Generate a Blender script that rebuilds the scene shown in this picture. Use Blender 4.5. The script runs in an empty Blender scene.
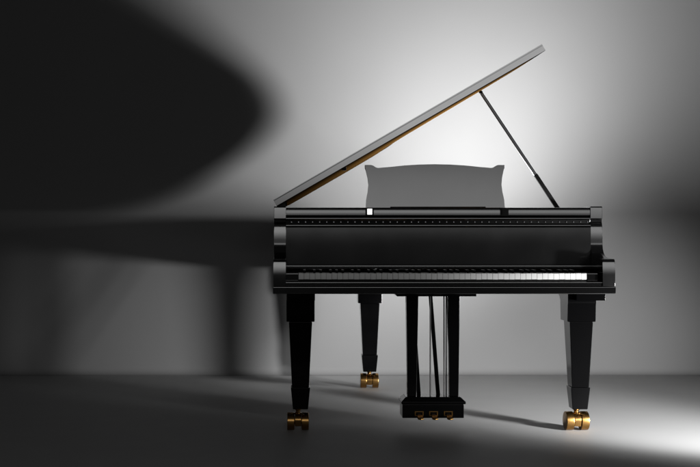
import bpy, bmesh, math
from mathutils import Vector, Matrix
PI = math.pi
S = bpy.context.scene
COL = S.collection

# ------------------------------------------------------------------ materials
def mat(name, base, rough=.5, metal=0., ior=1.5, coat=0., noise=0., nscale=40., bump=0., rvar=0., base2=None):
    m = bpy.data.materials.new(name); m.use_nodes = True
    nt = m.node_tree; b = nt.nodes['Principled BSDF']
    b.inputs['Base Color'].default_value = (*base, 1)
    b.inputs['Roughness'].default_value = rough
    b.inputs['Metallic'].default_value = metal
    b.inputs['IOR'].default_value = ior
    b.inputs['Coat Weight'].default_value = coat
    b.inputs['Coat Roughness'].default_value = .04
    tc = nt.nodes.new('ShaderNodeTexCoord')
    n = nt.nodes.new('ShaderNodeTexNoise'); n.inputs['Scale'].default_value = nscale
    n.inputs['Detail'].default_value = 6
    nt.links.new(tc.outputs['Object'], n.inputs['Vector'])
    if noise:
        mx = nt.nodes.new('ShaderNodeMix'); mx.data_type = 'RGBA'
        b2 = base2 or tuple(c*(1-noise) for c in base)
        mx.inputs['A'].default_value = (*base, 1); mx.inputs['B'].default_value = (*b2, 1)
        nt.links.new(n.outputs['Fac'], mx.inputs['Factor'])
        nt.links.new(mx.outputs['Result'], b.inputs['Base Color'])
    if rvar:
        mr = nt.nodes.new('ShaderNodeMapRange')
        mr.inputs['To Min'].default_value = max(.01, rough-rvar); mr.inputs['To Max'].default_value = rough+rvar
        nt.links.new(n.outputs['Fac'], mr.inputs['Value']); nt.links.new(mr.outputs['Result'], b.inputs['Roughness'])
    if bump:
        bp = nt.nodes.new('ShaderNodeBump'); bp.inputs['Strength'].default_value = bump
        bp.inputs['Distance'].default_value = .002
        nt.links.new(n.outputs['Fac'], bp.inputs['Height']); nt.links.new(bp.outputs['Normal'], b.inputs['Normal'])
    return m

LAC = mat('black_lacquer', (.003, .003, .0031), .038, ior=2.7, rvar=.01, nscale=6)
LACD = mat('black_lacquer_satin', (.004, .004, .004), .30, ior=1.35, rvar=.04, nscale=8)
ARML = mat('arm_lacquer', (.003, .003, .0031), .13, ior=2.1, rvar=.02, nscale=6)
FALL = mat('fallboard_lacquer', (.003, .003, .0031), .10, ior=2.7, rvar=.02, nscale=6)
DESK = mat('desk_lacquer', (.006, .006, .006), .16, ior=1.95, rvar=.03, nscale=5)
BRASS = mat('polished_brass', (.36, .20, .065), .25, metal=1, rvar=.07, nscale=60, noise=.25)
GOLD = mat('bronze_plate_paint', (.42, .24, .075), .38, metal=.55, noise=.2, nscale=14, rvar=.06)
SPRUCE = mat('spruce_soundboard', (.36, .20, .09), .4, noise=.4, nscale=30)
STEEL = mat('string_steel', (.55, .55, .55), .25, metal=1)
CHROME = mat('prop_metal', (.45, .45, .46), .22, metal=1)
IVORY = mat('white_key_top', (.74, .74, .73), .22, ior=1.5, noise=.05, nscale=90)
BROWN = mat('lid_brown', (.013, .0066, .0018), .55, ior=1.15, noise=.3, nscale=25)
UND = mat('lid_underside_satin', (.004, .004, .004), .6, ior=1.15)
CHR2 = mat('bright_metal', (.9, .9, .9), .15, metal=1)
LEG = mat('leg_lacquer', (.0015, .0015, .0016), .085, ior=1.33, rvar=.02, nscale=7)
PRB = mat('prop_base_satin', (.035, .035, .035), .5, ior=1.2)
PRM = mat('prop_rod_metal', (.32, .32, .33), .38, metal=1)
RODM = mat('dark_rod', (.02, .02, .02), .45)
LEG.node_tree.nodes['Principled BSDF'].inputs['Specular IOR Level'].default_value = .28
for m_ in (UND, BROWN, PRB): m_.node_tree.nodes['Principled BSDF'].inputs['Specular IOR Level'].default_value = 0
EBONY = mat('black_key', (.006, .006, .006), .22, ior=1.6)
FELT = mat('black_felt', (.01, .01, .01), .9, bump=.3, nscale=400)
WHITE = mat('white_enamel', (.85, .85, .85), .3)
WALLM = mat('matte_grey_wall', (.13, .13, .13), .9, noise=.06, nscale=3, bump=.03)
FLOORM = mat('matte_grey_floor', (.29, .29, .29), .62, noise=.06, nscale=5, bump=.03, rvar=.05)

BLKF = mat('added_floor_black', (.012, .012, .012), .8, noise=.2, nscale=5)
# ------------------------------------------------------------------ helpers
def link(name, bm, m, parent=None, origin=None, smooth=True, ang=32, label=None):
    bmesh.ops.remove_doubles(bm, verts=bm.verts, dist=1e-6)
    bmesh.ops.recalc_face_normals(bm, faces=bm.faces)
    me = bpy.data.meshes.new(name)
    xs = [v.co.copy() for v in bm.verts]
    if origin is None:
        lo = Vector([min(v[i] for v in xs) for i in range(3)]); hi = Vector([max(v[i] for v in xs) for i in range(3)])
        origin = (lo+hi)/2
    origin = Vector(origin)
    for v in bm.verts: v.co -= origin
    if smooth:
        for f in bm.faces: f.smooth = True
    bm.to_mesh(me); bm.free()
    if smooth: me.set_sharp_from_angle(angle=math.radians(ang))
    ms = m if isinstance(m, (list, tuple)) else [m]
    for k in ms: me.materials.append(k)
    o = bpy.data.objects.new(name, me); COL.objects.link(o)
    o['_w'] = tuple(origin)
    if parent is not None:
        o.parent = parent; o.location = origin - Vector(parent['_w'])
    else: o.location = origin
    if label: o['label'] = label
    if smooth:
        wn = o.modifiers.new('weighted_normals', 'WEIGHTED_NORMAL'); wn.keep_sharp = True; wn.weight = 100; wn.thresh = .01
    return o

def box(bm, x0, x1, y0, y1, z0, z1, bev=0., seg=3):
    vs = [bm.verts.new((x, y, z)) for x in (x0, x1) for y in (y0, y1) for z in (z0, z1)]
    q = [(0,1,3,2),(4,6,7,5),(0,4,5,1),(2,3,7,6),(0,2,6,4),(1,5,7,3)]
    fs = [bm.faces.new([vs[i] for i in f]) for f in q]
    bmesh.ops.recalc_face_normals(bm, faces=fs)
    if bev:
        es = list({e for f in fs for e in f.edges})
        bmesh.ops.bevel(bm, geom=es, offset=bev, segments=seg, profile=.5, affect='EDGES')
    return bm

def frustum(bm, cx, cy, z0, z1, wx0, wy0, wx1, wy1, bev=0., dx=0, dy=0):
    """box whose bottom (z0) is wx0 x wy0 and top (z1) wx1 x wy1"""
    vs = []
    for (z, wx, wy) in ((z0, wx0, wy0), (z1, wx1, wy1)):
        for sx, sy in ((-1,-1),(1,-1),(1,1),(-1,1)):
            vs.append(bm.verts.new((cx+sx*wx/2, cy+sy*wy/2, z)))
    fs = [bm.faces.new([vs[i] for i in f]) for f in ((3,2,1,0),(4,5,6,7),(0,1,5,4),(1,2,6,5),(2,3,7,6),(3,0,4,7))]
    if bev:
        es = list({e for f in fs for e in f.edges})
        bmesh.ops.bevel(bm, geom=es, offset=bev, segments=3, profile=.5, affect='EDGES')
    return bm

def prism(bm, pts, axis, a0, a1, bev=0., seg=2):
    """pts: 2D polygon; axis 'x' -> (y,z), 'y' -> (x,z), 'z' -> (x,y)"""
    def mk(p, a):
        return {'x': (a, p[0], p[1]), 'y': (p[0], a, p[1]), 'z': (p[0], p[1], a)}[axis]
    A = [bm.verts.new(mk(p, a0)) for p in pts]; B = [bm.verts.new(mk(p, a1)) for p in pts]
    n = len(pts)
    fa = bm.faces.new(A); fb = bm.faces.new(B[::-1])
    for i in range(n): bm.faces.new([A[i], B[i], B[(i+1) % n], A[(i+1) % n]])
    if bev:
        es = list(set(fa.edges) | set(fb.edges))
        bmesh.ops.bevel(bm, geom=es, offset=bev, segments=seg, profile=.5, affect='EDGES')
    return bm

def tube(bm, p0, p1, r0, r1=None, n=20):
    r1 = r0 if r1 is None else r1
    p0, p1 = Vector(p0), Vector(p1); d = (p1-p0).normalized()
    u = d.orthogonal().normalized(); w = d.cross(u)
    A, B = [], []
    for i in range(n):
        a = 2*PI*i/n; q = u*math.cos(a)+w*math.sin(a)
        A.append(bm.verts.new(p0+q*r0)); B.append(bm.verts.new(p1+q*r1))
    for i in range(n): bm.faces.new([A[i], A[(i+1) % n], B[(i+1) % n], B[i]])
    bm.faces.new(A[::-1]); bm.faces.new(B)
    return bm

def lathe(bm, prof, c, axis='x', n=40):
    """prof: (along, radius) revolved about an axis through c"""
    rings = []
    for (a, r) in prof:
        ring = []
        for i in range(n):
            t = 2*PI*i/n; p, q = r*math.cos(t), r*math.sin(t)
            co = {'x': (a, p, q), 'y': (p, a, q), 'z': (p, q, a)}[axis]
            ring.append(bm.verts.new(Vector(c)+Vector(co)))
        rings.append(ring)
    for k in range(len(rings)-1):
        for i in range(n):
            bm.faces.new([rings[k][i], rings[k][(i+1) % n], rings[k+1][(i+1) % n], rings[k+1][i]])
    bm.faces.new(rings[0][::-1]); bm.faces.new(rings[-1])
    return bm

def spline(P, n=10):
    out = []
    for i in range(len(P)-1):
        p0 = P[max(i-1, 0)]; p1 = P[i]; p2 = P[i+1]; p3 = P[min(i+2, len(P)-1)]
        for k in range(n):
            t = k/n
            out.append(tuple(.5*((2*p1[j])+(-p0[j]+p2[j])*t+(2*p0[j]-5*p1[j]+4*p2[j]-p3[j])*t*t+(-p0[j]+3*p1[j]-3*p2[j]+p3[j])*t**3) for j in (0, 1)))
    out.append(tuple(P[-1]))
    return out

def offset(P, d):
    out = []
    for i in range(len(P)):
        a = Vector(P[max(i-1, 0)]); b = Vector(P[min(i+1, len(P)-1)]); t = (b-a).normalized()
        out.append((P[i][0]-t.y*d, P[i][1]+t.x*d))
    return out

new = bmesh.new

# ------------------------------------------------------------------ setting
WY = 2.14
bm = new()
vs = [bm.verts.new(p) for p in ((-9, -1.35, 0), (11, -1.35, 0), (11, WY-.05, 0), (-9, WY-.05, 0))]; bm.faces.new(vs)
fl = link('floor', bm, FLOORM, origin=(0, 0, 0), smooth=False); fl['kind'] = 'structure'
bm = new()
vs = [bm.verts.new(p) for p in ((-9, -9, -.006), (11, -9, -.006), (11, WY, -.006), (-9, WY, -.006))]; bm.faces.new(vs)
fs_ = link('added_dark_floor', bm, BLKF, origin=(0, 0, 0), smooth=False); fs_['kind'] = 'structure'  # unseen near-black sheet, added so the legs reflect less lit floor
bm = new()
cove = [(WY+.15, -.05), (WY-.05, -.05)] + [(WY-.05+.05*math.sin(a*PI/24), .0503-.05*math.cos(a*PI/24)) for a in range(0, 13)] + [(WY, 6), (WY+.15, 6)]
prism(bm, cove, 'x', -9, 11)
wl = link('wall', bm, WALLM, smooth=True); wl['kind'] = 'structure'

# ------------------------------------------------------------------ the piano
XL, XR = -.071, 1.387            # outer sides
ZT, ZB = .978, .600
piano = bpy.data.objects.new('grand_piano', None); COL.objects.link(piano)
piano.location = (.66, .75, 0); piano['_w'] = (.66, .75, 0)
piano.empty_display_size = .3
piano['label'] = 'glossy black grand piano with raised lid standing on grey floor before the lit wall'
piano['category'] = 'piano'

# case outline (right front -> tail -> left front)
OUT = [(XR, .122), (XR, .30), (XR, .46)] + spline([(XR, .46), (1.365, .60), (1.29, .74), (1.13, .88), (.93, .99), (.75, 1.10), (.684, 1.20), (.650, 1.31), (.640, 1.43), (.618, 1.545), (.53, 1.632), (.38, 1.68), (.21, 1.695), (.07, 1.685), (-.035, 1.61), (XL, 1.47)], 8)[1:] + [(XL, 1.1), (XL, .7), (XL, .122)]
IN = offset(OUT, .052)
IN[0] = (XR-.052, .122); IN[-1] = (XL+.052, .122)

bm = new(); prism(bm, OUT+IN[::-1], 'z', .615, ZT)
es = [e for e in bm.edges if all(abs(v.co.z-ZT) < 1e-5 for v in e.verts)]
es = [e for e in es if len(e.link_faces) == 2 and abs(e.link_faces[0].normal.dot(e.link_faces[1].normal)) < .5]
bmesh.ops.bevel(bm, geom=es, offset=.004, segments=2, profile=.5, affect='EDGES')
link('case_rim', bm, LAC, piano)

# floor of the case
INN = offset(OUT, .0525)
def clip(P, y0):
    Q = [p for p in P if p[1] > y0]
    return [(Q[0][0], y0)] + Q + [(Q[-1][0], y0)]
bm = new(); prism(bm, clip(INN, .16), 'z', .800, .815)
link('soundboard', bm, SPRUCE, piano)
# wooden beams underneath
bm = new()
for (a, b) in (((.10, .40), (.25, 1.5)), ((.55, .40), (.36, 1.5)), ((1.15, .40), (.48, 1.42)), ((.02, .9), (.85, .9))):
    d = (Vector(b)-Vector(a)).normalized(); n_ = Vector((-d.y, d.x))*.035
    A, B = Vector(a), Vector(b)
    prism(bm, [tuple(A+n_), tuple(A-n_), tuple(B-n_), tuple(B+n_)], 'z', .70-.002*len(bm.verts)/8, .799)
link('back_post', bm, LACD, piano)

# cast iron plate with round holes and ribs
bm = new(); prism(bm, clip(offset(OUT, .07), .50), 'z', .885, .897, bev=.002)
prism(bm, [(-.015, .30), (1.33, .30), (1.33, .497), (-.015, .497)], 'z', .885, .905, bev=.002)
plate = link('iron_plate', bm, GOLD, piano)
bars = [((.03, .52), (.06, 1.45)), ((.33, .52), (.22, 1.60)), ((.62, .52), (.42, 1.52)), ((.92, .52), (.68, 1.10)), ((1.2, .52), (1.10, .83))]
for (a, b) in bars:
    bm = new(); d = (Vector(b)-Vector(a)).normalized(); n_ = Vector((-d.y, d.x))*.011
    A, B = Vector(a), Vector(b)
    prism(bm, [tuple(A+n_), tuple(A-n_), tuple(B-n_), tuple(B+n_)], 'z', .8975, .925, bev=.003)
    link('plate_bar', bm, GOLD, plate)
def bent_y(x):
    best = 1.4
    for i in range(3, len(IN)-1):
        (xa, ya), (xb, yb) = IN[i], IN[i+1]
        if min(xa, xb) <= x <= max(xa, xb) and ya > .4 and max(ya, yb) < 1.6: return (ya+yb)/2
    return best
bm = new()
for i in range(96):
    x = 1.28-1.24*i/95
    y1 = min(1.50, bent_y(x*.86+.05) if x > .6 else 1.45) - .08
    x1 = x-.16*(y1-.5)
    tube(bm, (x, .44, .930), (x1, y1, .930), .0009, n=5)
st = link('strings', bm, STEEL, piano); st['kind'] = 'stuff'
bm = new()
for i in range(60):
    x = 1.26-1.2*i/59
    box(bm, x-.006, x+.006, .62, .70, .934, .948, .001, 1)
dm = link('damper_rail', bm, FELT, piano)

# key bed : full width bottom plank with a softly rounded front
def bead(y0, y1, z0, z1, r, n=6):
    """(y,z) outline, front edge at y0 rounded by r top and bottom"""
    P = [(y1, z0)]
    for k in range(n+1):
        a = -PI/2 - k*(PI/2)/n; P.append((y0+r+r*math.cos(a), z0+r+r*math.sin(a)))
    for k in range(n+1):
        a = PI - k*(PI/2)/n; P.append((y0+r+r*math.cos(a), z1-r+r*math.sin(a)))
    P.append((y1, z1))
    return P
bm = new(); prism(bm, bead(-.132, .40, ZB, .6315, .004), 'x', XL-.0015, XR+.0015, bev=.002)
link('key_bed', bm, LAC, piano)
bm = new(); prism(bm, [(.4005, .606), (.4005, .69), (.46, .69), (.46, .606)], 'x', XL+.055, XR-.055)
link('belly_rail', bm, LACD, piano)
# key slip
bm = new(); prism(bm, bead(-.122, -.100, .632, .652, .0045), 'x', XL+.0535, XR-.0535)
link('key_slip', bm, LAC, piano)

# arms (cheeks)
arm = [(.121, ZT), (.098, ZT), (.0945, ZT-.003), (.0932, ZT-.006), (.0915, .926), (.100, .922), (.106, .919), (.107, .909)]
arm += [(.1045, .905), (.0990, .9015), (.0958, .898), (.0934, .884), (.0918, .870), (.0908, .857), (.0902, .844), (.0899, .831), (.0898, .818)]
arm += spline([(.0896, .811), (.0862, .798), (.0785, .784), (.064, .770), (.038, .759), (-.005, .7515), (-.060, .7495)], 6)
arm += [(-.1125, .7488), (-.1165, .7478), (-.1205, .7445), (-.1232, .740), (-.1243, .735), (-.1257, .727), (-.1268, .718), (-.1277, .709), (-.1284, .700), (-.1289, .690), (-.1292, .680)]
arm += [(-.1294, .66), (-.1294, .6325), (.121, .6325)]
for (x0, x1) in ((XL, XL+.053), (XR-.053, XR)):
    bm = new(); prism(bm, arm, 'x', x0, x1, bev=.0015)
    link('cheek_arm', bm, ARML, piano)

IL, IR = XL+.0535, XR-.0535
KX0, KX1 = .0365, 1.2745          # keyboard span
# key blocks either side of the keys
for (x0, x1) in ((IL, KX0-.001), (KX1+.001, IR-.014)):
    bm = new(); prism(bm, bead(-.097, .058, .6525, .689, .005), 'x', x0, x1, bev=.001)
    link('key_block', bm, LAC, piano)

# fallboard : slightly leaning, with a concave foot
fb = [(.140, .705), (.058, .705)] + spline([(.058, .712), (.060, .7128), (.0835, .7132), (.0835, .716), (.0835, .78), (.0835, .83), (.0837, .884)], 5) + [(.0835, .884), (.085, .888), (.140, .888)]
F2 = []
for p in fb:
    if not F2 or (Vector(p)-Vector(F2[-1])).length > 1e-5: F2.append(p)
bm = new(); prism(bm, F2, 'x', IL, IR)
fbo = link('fallboard', bm, FALL, piano)
# beads above it, groove with a row of small metal studs between
def rod_x(z, y, r, name, m=LAC):
    bm = new(); tube(bm, (IL, y, z), (IR, y, z), r, n=24)
    return link(name, bm, m, piano)
bm = new(); prism(bm, bead(.086, .14, .8885, .8985, .0045), 'x', IL, IR); link('fallboard_bead', bm, LAC, piano)
bm = new(); prism(bm, bead(.086, .14, .9195, .9295, .0045), 'x', IL, IR); link('rail_bead', bm, LAC, piano)
bm = new(); box(bm, IL-.004, IR+.004, .1075, .14, .8992, .9188); hr = link('stud_rail', bm, FELT, piano)
for i in range(43):
    x = (291.5+7.07*i-290)/225.3
    bm = new(); lathe(bm, [(-.0045, .0022), (-.0035, .0034), (0, .0036)], (x, .107, .909), 'y', 10)
    link('metal_stud', bm, CHROME, hr)
# top rail in front of the tuning pins
tr = [(.28, .930), (.110, .930), (.103, .934)] + spline([(.0971, .940), (.0973, .949), (.0980, .957), (.0992, .9645), (.1010, .9700), (.1055, .9728), (.116, .9735)], 5) + [(.28, .9735)]
bm = new(); prism(bm, tr, 'x', IL, IR); rail = link('music_shelf', bm, DESK, piano)

# desk hinge blocks on the shelf
for (px, m, lab) in ((369.7, CHR2, 'bright metal latch at left end of music desk'), (504.6, FELT, None)):
    x = (px-290)/225.3
    bm = new(); box(bm, x-.0185, x+.0185, .0925, .112, .937, .9725, .002, 2)
    h = link('desk_latch', bm, FELT, piano)
    bm = new(); prism(bm, [(.0922, .942), (.0872, .942), (.0890, .968), (.0922, .968)], 'x', x-.011, x+.011)
    link('latch_plate', bm, m, h, label=lab)

# music desk
s = 1259.5/5.80
def dk(px, py): return ((px-290)/s, .858-(py-233.5)/s)
L = [(366.0, 211), (365.8, 207.5), (366.2, 200), (367.8, 192), (368.6, 185), (368.3, 178), (367, 172.5), (365.2, 168.5), (365.2, 165.6),
     (371.8, 165.6), (374.2, 166.6), (376.2, 168.4), (378.2, 169.0)]
topc = [(390, 167.6), (405, 166.1), (420, 165.2), (435.3, 164.9)]
R_ = [(870.6-p[0], p[1]) for p in (L+topc[:-1])][::-1]
D = [dk(*p) for p in L+topc+R_]
bm = new(); prism(bm, [(p[0], p[1]) for p in D], 'y', 0, .016, bev=.002)
# lean back about 14 degrees around its foot
M = Matrix.Translation((0, .30, .975)) @ Matrix.Rotation(math.radians(-7), 4, 'X') @ Matrix.Translation((0, 0, -.975))
for v in bm.verts:
    v.co.z = .975+(v.co.z-.975)*1.03; v.co = M @ v.co
desk = link('music_desk', bm, DESK, piano)
bm = new(); box(bm, (390-290)/s, (484.7-290)/s, .268, .290, .9738, .981, .002, 2)
link('desk_ledge', bm, UND, desk)

# lid
A0 = math.radians(30.05)
HX, HZ = -.0625, .9875
LY = .41
LO = [p for p in offset(OUT, -.008) if p[1] > LY]
LO = [(LO[0][0], LY)] + LO + [(LO[-1][0], LY)]
def lidpt(x, y, h):   # flat x -> raised ; h = height above underside
    u = x-HX
    return (HX+u*math.cos(A0)-h*math.sin(A0), y, HZ+u*math.sin(A0)+h*math.cos(A0))
def lid_prism(bm, P, h0, h1, bev=.003):
    A = [bm.verts.new(lidpt(x, y, h0)) for x, y in P]; B = [bm.verts.new(lidpt(x, y, h1)) for x, y in P]
    n = len(P); fa = bm.faces.new(A); fb_ = bm.faces.new(B[::-1])
    for i in range(n): bm.faces.new([A[i], B[i], B[(i+1) % n], A[(i+1) % n]])
    if bev: bmesh.ops.bevel(bm, geom=list(set(fa.edges) | set(fb_.edges)), offset=bev, segments=2, profile=.5, affect='EDGES')
LO = [(max(p[0], HX) if p[0] < 0 else p[0], p[1]) for p in LO]
bm = new(); lid_prism(bm, LO, 0, .027, .0007)
lid = link('lid', bm, [LAC, UND], piano)
for f in lid.data.polygons:
    if f.normal.dot(Vector((math.sin(A0), 0, -math.cos(A0)))) > .25: f.material_index = 1
bm = new(); lid_prism(bm, [(HX, LY), (XR+.008, LY), (XR-.004, LY+.22), (HX, LY+.22)], .0272, .0335, .0007)
link('front_flap', bm, LAC, lid)
LI = offset(OUT, .060); LI = [p for p in LI if p[1] > LY+.012]; LI = [(LI[0][0], LY+.012)] + LI + [(LI[-1][0], LY+.012)]
bm = new(); lid_prism(bm, [(max(p[0], HX+.03), p[1]) for p in LI], -.003, -.0002, .0008)
link('lid_brown_panel', bm, BROWN, lid)  # thin brown panel added under the lid for its warm strip
for y in (.62, 1.30):    # lid hinges on the straight side
    bm = new(); tube(bm, (HX-.004, y-.05, HZ-.004), (HX-.004, y+.05, HZ-.004), .005, n=12)
    link('lid_hinge', bm, BRASS, piano)
bm = new(); c = lidpt(.30, .44, -.008); box(bm, c[0]-.010, c[0]+.010, .43, .45, c[2]-.007, c[2]+.012, .002, 1)
link('lid_bumper', bm, FELT, lid)

# lid prop: thick lower stick + slim upper rod
yp = .62; sp = 1259.5/(5.5+yp)
def pp(px, py): return Vector(((px-290)/sp, yp, .858-(py-233.5)/sp))
a, b = pp(480.8, 92.4), pp(558.8, 210); mid = a.lerp(b, (175-94.5)/(210-94.5))
def stick(bm, p, q, w, d, bev=.002):
    ax = (q-p).normalized(); side = ax.cross(Vector((0, 1, 0))).normalized()*w/2; dep = Vector((0, d/2, 0))
    v = [bm.verts.new(c+i*side+j*dep) for c in (p, q) for i, j in ((-1,-1),(1,-1),(1,1),(-1,1))]
    fs = [bm.faces.new([v[i] for i in f]) for f in ((3,2,1,0),(4,5,6,7),(0,1,5,4),(1,2,6,5),(2,3,7,6),(3,0,4,7))]
    bmesh.ops.bevel(bm, geom=list({e for f in fs for e in f.edges}), offset=bev, segments=2, profile=.5, affect='EDGES')
bm = new(); tube(bm, a, mid+(b-mid)*.1, .0078, n=20); prop = link('lid_prop', bm, PRM, piano)
bm = new(); stick(bm, mid, b, .0195, .020, .004); link('prop_base', bm, PRB, prop)
bm = new(); lathe(bm, [(-.009, .0072), (-.007, .0085), (.007, .0085), (.009, .0072)], a, 'y', 16); link('prop_tip', bm, FELT, prop)

# keys
kw = (KX1-KX0)/52
wkname = [9, 11] + [0, 2, 4, 5, 7, 9, 11]*7 + [0]
for i in range(52):
    x0 = KX0+i*kw
    bm = new()
    dz = .0004*math.sin(i*2.3)
    prism(bm, bead(-.094, .056, .6605+dz, .6870+dz, .0022, 4), 'x', x0+.0005, x0+kw-.0005, bev=.0006, seg=1)
    link('white_key', bm, IVORY, piano)
for i in range(51):
    n_ = wkname[i]
    if n_ in (4, 11): continue
    off = {0: -.0022, 2: .0022, 5: -.003, 7: 0, 9: .003}[n_]
    xc = KX0+(i+1)*kw+off
    bm = new()
    P = [(-.040, .6875), (-.034, .6985), (-.030, .7000), (.055, .7000), (.055, .6875)]
    prism(bm, P, 'x', xc-.0052, xc+.0052, bev=.0014)
    link('black_key', bm, EBONY, piano)
bm = new(); box(bm, KX0-.0008, KX1+.0008, -.085, .056, .634, .6595); link('key_frame', bm, FELT, piano)

# legs
def front_leg(cx, rear=True):
    W = .122
    bm = new()
    # flared top bracket (profile in y,z) down to the collar
    P = [(-.062, .5995), (-.062, .570), (-.056, .560), (-.052, .548), (-.052, .476), (.090, .476), (.090, .545)]
    P += spline([(.092, .556), (.104, .575), (.135, .587), (.19, .5925), (.27, .5945)], 5) + [(.27, .5995)]
    prism(bm, P, 'x', cx-W/2, cx+W/2, bev=.003)
    lg = link('leg', bm, LEG, piano)
    bm = new()
    frustum(bm, cx, .012, .190, .4755, .074, .088, .101, .122, .003)
    link('leg_shaft', bm, LEG, lg)
    bm = new()
    frustum(bm, cx, .012, .093, .1895, .066, .072, .084, .094, .003)
    link('leg_foot', bm, LEG, lg)
    return lg
def caster(cx, cy, k, swing=0.):
    t = []
    R = .0385*k
    bm = new()
    lathe(bm, [(.0, .016*k), (.006, .017*k), (.008, .010*k), (.016, .010*k), (.020, .014*k), (.0235, .014*k)], (cx, cy, .070), 'z', 20)
    P = []
    for i in range(13):
        a = PI*i/12; P.append((cy-.0+.033*k*math.cos(a), .042+.033*k*math.sin(a)))
    P += [(cy-.026*k, .020), (cy+.026*k, .020)]
    prism(bm, P, 'x', cx-.0140*k, cx+.0140*k, bev=.002)
    tube(bm, (cx+.002*k, cy-.024*k, .078), (cx+.026*k, cy-.036*k, .071), .0042*k, .0034*k, 12)
    lathe(bm, [(-.004, .003), (-.002, .006), (.002, .006), (.004, .003)], (cx+.004*k, cy-.027*k, .0765), 'x', 14)
    f = link('caster', bm, BRASS, piano)
    for s_ in (-1, 1):
        bm = new()
        x0, x1 = sorted((s_*.0152*k, s_*.0470*k))
        lathe(bm, [(x0, R*.02), (x0, R*.94), (x0+.0008, R*.985), (x0+.002, R), (x1-.004, R), (x1-.0018, R*.985), (x1-.0004, R*.94), (x1, R*.88), (x1-.0006, R*.60), (x1-.003, R*.56), (x1-.003, R*.25), (x1+.0005, R*.2), (x1+.0005, R*.02)], (cx, cy, R+.0005), 'x', 48)
        link('caster_wheel', bm, BRASS, f)
    bm = new(); tube(bm, (cx-.0162*k, cy, R), (cx+.0162*k, cy, R), .012*k, n=16); link('caster_axle', bm, BRASS, f)
    if swing:
        Rm = Matrix.Rotation(swing, 4, 'Z'); f.rotation_euler.z = swing
    return f
front_leg(.0455); caster(.0350, 0, 1.)
front_leg(1.2615); caster(1.2500, 0, 1.06, math.radians(3))
# blocks under the key bed above each front leg
for (x0, x1) in ((-.012, .107), (1.226, 1.349)):
    bm = new(); box(bm, x0, x1, -.112, -.0635, .571, .5997, .001, 2); link('leg_block', bm, LEG, piano)
# tail leg
cx, cy = .441, 1.50
bm = new()
P = [(cy-.062, .625), (cy-.062, .474), (cy+.062, .474), (cy+.062, .625)]
prism(bm, P, 'x', cx-.066, cx+.066, bev=.003); lg = link('leg', bm, LEG, piano)
bm = new(); frustum(bm, cx, cy, .187, .4735, .078, .082, .106, .112, .003); link('leg_shaft', bm, LEG, lg)
bm = new(); frustum(bm, cx, cy, .093, .1865, .072, .074, .090, .092, .003); link('leg_foot', bm, LEG, lg)
caster(.441, 1.50, 1.06)

# pedal lyre
bm = new(); prism(bm, [(.448, .5995), (.460, .588), (.80, .588), (.80, .5995)], 'y', -.095, .10, bev=.002)
lyre = link('pedal_lyre', bm, LEG, piano)
for (t0, t1, b0, b1) in ((405.8, 418.0, 407.0, 416.0), (447.3, 459.2, 448.8, 458.0)):
    X = lambda p: (p-290)/229.
    bm = new()
    c0, c1 = (X(b0)+X(b1))/2, (X(t0)+X(t1))/2
    w0, w1 = X(b1)-X(b0), X(t1)-X(t0)
    vs = []
    for (z, c, w, d) in ((.150, c0, w0, .038), (.5875, c1, w1, .052)):
        for sx, sy in ((-1,-1),(1,-1),(1,1),(-1,1)): vs.append(bm.verts.new((c+sx*w/2, sy*d/2, z)))
    fs = [bm.faces.new([vs[i] for i in f]) for f in ((3,2,1,0),(4,5,6,7),(0,1,5,4),(1,2,6,5),(2,3,7,6),(3,0,4,7))]
    bmesh.ops.bevel(bm, geom=list({e for f in fs for e in f.edges}), offset=.003, segments=2, profile=.5, affect='EDGES')
    link('lyre_post', bm, LEG, lyre)
for px, r in ((430.3, .0032), (444.0, .0028), (446.2, .0028)):
    bm = new(); x = (px-290)/229.; tube(bm, (x, .0, .15), (x, 0, .5875), r, n=12); link('pedal_rod', bm, RODM, lyre)
for x0 in (.567, .652):
    bm = new(); stick(bm, Vector((x0, .045, .148)), Vector((x0+.003, .40, .6045)), .018, .014, .003); link('lyre_brace', bm, LEG, lyre)
# pedal box with stepped moulding
bm = new()
box(bm, .486, .752, -.056, .075, .060, .120, .003, 2)
box(bm, .481, .760, -.062, .081, .1202, .1335, .004, 3)
frustum(bm, .6200, .01, .1337, .1500, .272, .136, .236, .105, .002)
link('pedal_box', bm, LEG, lyre)
for px in (419.2, 433.5, 448.3):
    x = (px-290)/231.4
    bm = new()
    # brass surround
    for (a_, b_, c_, d_) in ((-.019, .019, .0865, .0905), (-.019, .019, .0700, .0730), (-.019, -.0145, .0731, .0864), (.0145, .019, .0731, .0864)):
        box(bm, x+a_, x+b_, -.0595, -.0562, c_, d_)
    pl = link('pedal_plate', bm, BRASS, lyre)
    bm = new()
    pts = [(x-.008, -.05), (x-.009, -.095), (x-.014, -.115), (x-.012, -.130), (x, -.136), (x+.012, -.130), (x+.014, -.115), (x+.009, -.095), (x+.008, -.05)]
    prism(bm, pts, 'z', .073, .079, bev=.002)
    for v in bm.verts:
        d = max(0, -.07-v.co.y); v.co.z -= d*.16
    link('pedal', bm, BRASS, lyre)

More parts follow.
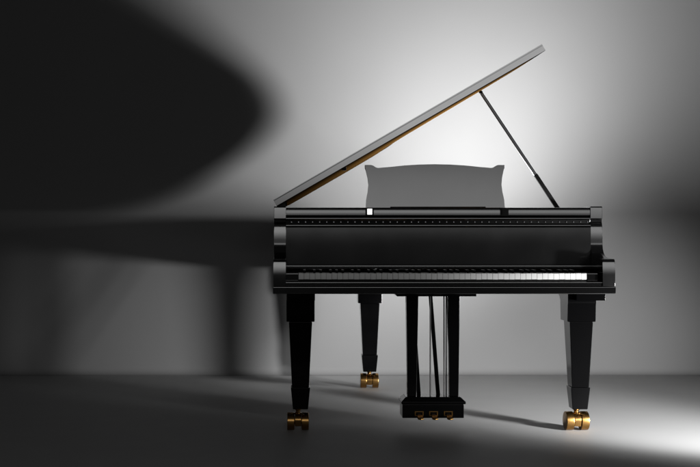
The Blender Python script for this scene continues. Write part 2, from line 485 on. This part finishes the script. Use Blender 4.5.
# ------------------------------------------------------------------ lights
def area(name, loc, target, sx, sy, power, spread=180, color=(1, 1, 1)):
    l = bpy.data.lights.new(name, 'AREA'); l.shape = 'RECTANGLE'; l.size = sx; l.size_y = sy
    l.energy = power; l.spread = math.radians(spread); l.color = color
    o = bpy.data.objects.new(name, l); COL.objects.link(o); o.location = loc
    o.rotation_euler = (Vector(target)-Vector(loc)).to_track_quat('-Z', 'Y').to_euler()
    return o
def spot(name, loc, target, power, half, blend=1., soft=.06):
    l = bpy.data.lights.new(name, 'SPOT'); l.energy = power; l.spot_size = math.radians(2*half); l.spot_blend = blend; l.shadow_soft_size = soft
    o = bpy.data.objects.new(name, l); COL.objects.link(o); o.location = loc
    o.rotation_euler = (Vector(target)-Vector(loc)).to_track_quat('-Z', 'Y').to_euler()
    return o
area('wall_lamp_up', (1.12, 1.00, .978), (1.12, 1.0001, 2), .22, .22, 118)
spot('wall_spot', (1.12, 1.00, .955), (.06, 2.14, 2.15), 222, 88, .75, .11)
sl = spot('side_lamp', (2.80, -2.0, .35), (.80, 2.14, .10), 1300, 27.5, 1., .13); sl.scale = (1, .68, 1)
spot('floor_pool_fill', (2.45, -1.55, .72), (1.58, .12, 0), 560, 20, 1., .10)  # extra spot, added to brighten the floor pool at right
fs = area('added_front_softbox', (1.4, -6.3, 2.14), (1.4, 0, 2.14), 4.4, 2.3, 44)  # unseen panel behind the camera, added for grey reflections in the lacquer
fs.data.use_nodes = True; nt = fs.data.node_tree; em = nt.nodes['Emission']
g = nt.nodes.new('ShaderNodeNewGeometry'); sx = nt.nodes.new('ShaderNodeSeparateXYZ'); mr = nt.nodes.new('ShaderNodeMapRange')
mr.inputs['From Min'].default_value = .0; mr.inputs['From Max'].default_value = .42
mr.inputs['To Min'].default_value = .12; mr.inputs['To Max'].default_value = 1.15
nt.links.new(g.outputs['Parametric'], sx.inputs[0]); nt.links.new(sx.outputs['Y'], mr.inputs['Value']); nt.links.new(mr.outputs['Result'], em.inputs['Strength'])

w = bpy.data.worlds.new('World'); S.world = w; w.use_nodes = True
w.node_tree.nodes['Background'].inputs[0].default_value = (1, 1, 1, 1)
w.node_tree.nodes['Background'].inputs[1].default_value = .012

# ------------------------------------------------------------------ camera
cam = bpy.data.cameras.new('camera'); co = bpy.data.objects.new('camera', cam); COL.objects.link(co)
co.location = (0, -5.5, .858); co.rotation_euler = (PI/2, 0, 0)
cam.sensor_width = 36; cam.lens = 1259.5/700*36
cam.shift_x = (350-290)/700; cam.shift_y = 0
cam.clip_end = 200; cam.clip_start = .05
S.camera = co
S.view_settings.view_transform = 'Standard'; S.view_settings.look = 'None'
S.view_settings.exposure = 0; S.view_settings.gamma = 1
S.render.engine = 'CYCLES'
for o in bpy.data.objects:
    if '_w' in o: del o['_w']
